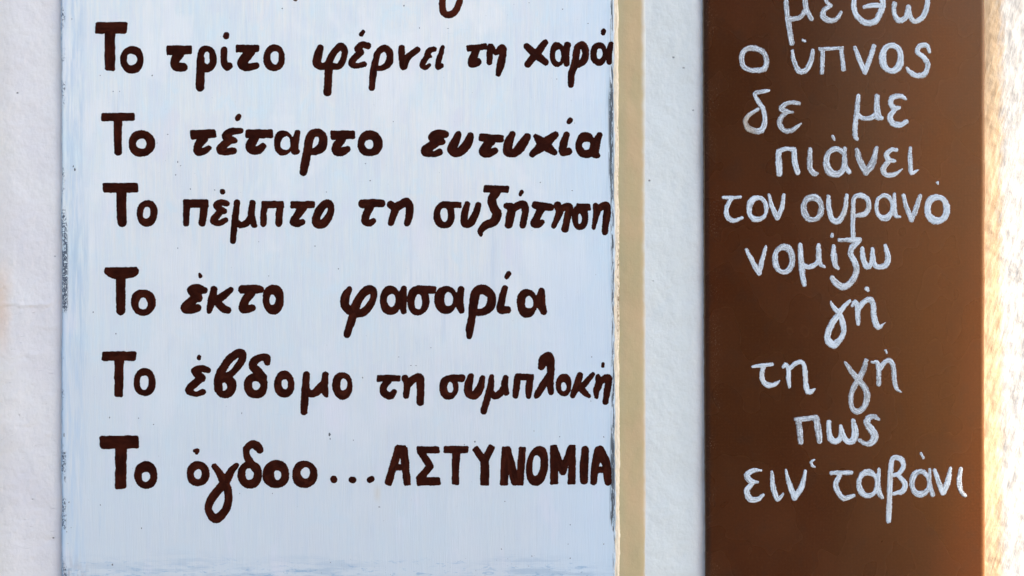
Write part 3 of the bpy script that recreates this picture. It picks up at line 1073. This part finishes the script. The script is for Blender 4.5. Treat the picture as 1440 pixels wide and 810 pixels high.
board = lofted("board", [lambda y: (edge_l(y) + .3, TH), lambda y: (edge_l(y) - .2, .0020), lambda y: (edge_l(y) + .8, .0006),
                         lambda y: (edge_l(y) + 3, 0.0), lambda y: (edge_r(y), 0.0), lambda y: (edge_r(y) - .2, TH)], M_panel, ws)
lofted("bare_edge", [lambda y: (edge_r(y) + .02, TH), lambda y: (edge_r(y) + .02, .0002),
                     lambda y: (edge_r(y) + .8, .0003 + .0004 * float(vnoise(np.array(y * .12), np.array(1.), 14))),
                     lambda y: ((edge_r(y) + edge_o(y)) / 2 + .5, .0012 + .0006 * float(vnoise(np.array(y * .1), np.array(3.), 15))),
                     lambda y: (edge_o(y) - .6, .0028), lambda y: (edge_o(y), .0050), lambda y: (edge_o(y) - .4, TH)], M_bare, ws)
for zc in (-20, 830):       # battens that hold the board off the plaster
    a, b, c, d = gx(120), gx(840), gz(zc + 22), gz(zc - 22)
    mesh_obj("batten", [(a, TH, c), (b, TH, c), (b, TH, d), (a, TH, d), (a, DEPTH - .001, c), (b, DEPTH - .001, c), (b, DEPTH - .001, d), (a, DEPTH - .001, d)],
             [(0, 1, 2, 3), (4, 7, 6, 5), (0, 4, 5, 1), (1, 5, 6, 2), (2, 6, 7, 3), (3, 7, 4, 0)], M_side, ws, shade=False)

seed = 1
for blk, items in DARK:
    for t in items:
        make_letter(t, blk, M_ink, ws, seed, .36, .34, .00045)
        seed += 1
for blk, items in DOTS:
    for t in items:
        make_letter(t, blk, M_ink, ws, seed, .22, .16, .00045, "full_stop")
        seed += 1

# specks, chips and pencil ticks on the white paint
SP = [(463.5, 611, 2.0, 5.0), (464.5, 617, 1.0, 1.6), (340, 581, .9, 2.2), (141, 106, 1, 1), (214, 106, 1.2, 1.4), (101, 26.5, 1, 1), (159, 128.5, .9, .8), (168, 128.5, .9, .8),
      (397, 12, 1.2, 1.2), (250, 228, .9, 1.8), (254, 233, 1, 1), (247, 246, 1.1, 1), (131, 439, 1.1, 1.5), (163, 469, 1.3, 1.3), (141, 710, 1.3, 1.3),
      (154, 587, 1, 1.5), (195, 588, 1, 1.5), (216, 597, 1, 1), (199, 743, 1.2, 1.4), (158, 794, 1.8, 1.6), (94, 748, 1.1, 1.2), (97, 706, 1.1, 1.1),
      (337, 718 - 24, .8, .8), (476, 378, 1.1, 1.1), (510, 531, 1.1, 1.2), (561, 502, 1.1, .9), (668, 621, 1.4, 1.4), (653, 625, 1.1, 1.1),
      (533, 713, .9, .9), (534, 707 + 6, .9, .8), (710, 705, .9, .9), (787, 614, 1, 1), (849, 614.5, 1, 1.2), (751, 606, .8, .8),
      (802, 738, 1, 1), (799, 765, 1, 1), (802, 785, 1.2, .9), (705, 772, 1, 1), (748, 782, 1.1, 1), (465, 791, 1, 1), (849, 765, 1, 1),
      (805, 268, 1.4, .8), (760, 256.5, 1, 1), (791, 13, 1, 1.4), (744, 4, .9, .7), (783, 111, .8, .8), (827, 33, 1.2, .7), (808, 170 + 3, .8, .8),
      (302, 267, 1.3, .9), (268, 266, 1.3, 1.3), (250, 349, .9, 1.6), (364, 340, .9, .8), (443, 346, 1.1, 1), (459, 270, .8, .9), (521, 254, 1, .9),
      (832, 502, 1, 1), (831, 564, .8, .8), (383, 694, .9, .9), (497, 625 - 6, .8, .8), (578, 514, 1.3, .8), (585, 514, 1.2, .8), (606, 489, 1.2, .8),
      (378, 388, 1.1, 1), (105, 238, 1.5, 3.2), (103, 234, 1, 2), (90, 612, 1.1, 3.5), (100, 210 + 532, .7, .7), (553, 171, .9, .9), (514, 230, 1.3, .7),
      (520, 254, 1, .8), (236, 189, 1.3, .8), (221, 201, .8, .8), (568, 8, 1.2, 1.6), (590, 39, .9, 1.8), (630, 40, 1.6, .5), (714, 21, 1.4, .5)]
rr = random.Random(3)
for i in range(170):
    SP.append((rr.uniform(92, 858), rr.uniform(0, 810), rr.uniform(.25, .75), rr.uniform(.25, .8)))
for i in range(36):
    SP.append((rr.uniform(380, 850), rr.uniform(785, 812), rr.uniform(.4, 1.1), rr.uniform(.4, .9)))
V, F = [], []
for si, (x, y, a, b) in enumerate(SP):
    if si < 75:
        a, b = a * 1.45, b * 1.45
    n = len(V)
    V.append((gx(x), -.00022, gz(y)))
    q = 7
    for i in range(q):
        an = i / q * 2 * math.pi
        f = rr.uniform(.55, 1.25) * .72
        V.append((gx(x + a * math.cos(an) * f), .00005, gz(y + b * math.sin(an) * f)))
    for i in range(q):
        F.append((n, n + 1 + (i + 1) % q, n + 1 + i))
o = mesh_obj("paint_specks", V, F, mat_speck(), ws, shade=False)
o['kind'] = 'stuff'

# ------------------------------------------------------------------ brown sign
bs = empty("painted_sign", (0, 0, CZ), "narrow brown canvas sign with thin white Greek lettering beside the sunlit plaster", "sign",
           "hand-lettered signs on the wall")
M_canvas, M_chalk = mat_canvas(), mat_chalk()


def cl(y):
    return 988.3 + y * .0042 + .35 * vnoise(np.array(y) * .02, np.array(4.0), 12) + .2 * vnoise(np.array(y) * .2, np.array(4.0), 13)


def cr_(y):
    return 1386.0 + .5 * vnoise(np.array(y) * .015, np.array(4.0), 16) + .25 * vnoise(np.array(y) * .12, np.array(4.0), 17)


R = 0.0042
cols = [lambda y: (cl(y) + .4, TH)]
for k in range(5):
    a = k / 4 * math.pi / 2
    cols.append(lambda y, a=a: (cl(y) + 3.0 * (1 - math.cos(a)), .0025 * (1 - math.sin(a))))
for k in range(9):
    a = k / 8 * math.pi / 2
    cols.append(lambda y, a=a: (cr_(y) - 5.5 * (1 - math.sin(a)), R * (1 - math.cos(a))))
cols.append(lambda y: (cr_(y) - .4, TH))
cv_ = lofted("canvas", cols, M_canvas, bs)
for p in cv_.data.polygons:
    p.use_smooth = len(p.vertices) == 4
for zc in (-20, 830):
    a, b, c, d = gx(1010), gx(1350), gz(zc + 22), gz(zc - 22)
    mesh_obj("batten", [(a, TH, c), (b, TH, c), (b, TH, d), (a, TH, d), (a, DEPTH - .001, c), (b, DEPTH - .001, c), (b, DEPTH - .001, d), (a, DEPTH - .001, d)],
             [(0, 1, 2, 3), (4, 7, 6, 5), (0, 4, 5, 1), (1, 5, 6, 2), (2, 6, 7, 3), (3, 7, 4, 0)], M_side, bs, shade=False)
for blk, items in LIGHT:
    for t in items:
        make_letter(t, blk, M_chalk, bs, seed, .38, .62, .0004)
        seed += 1
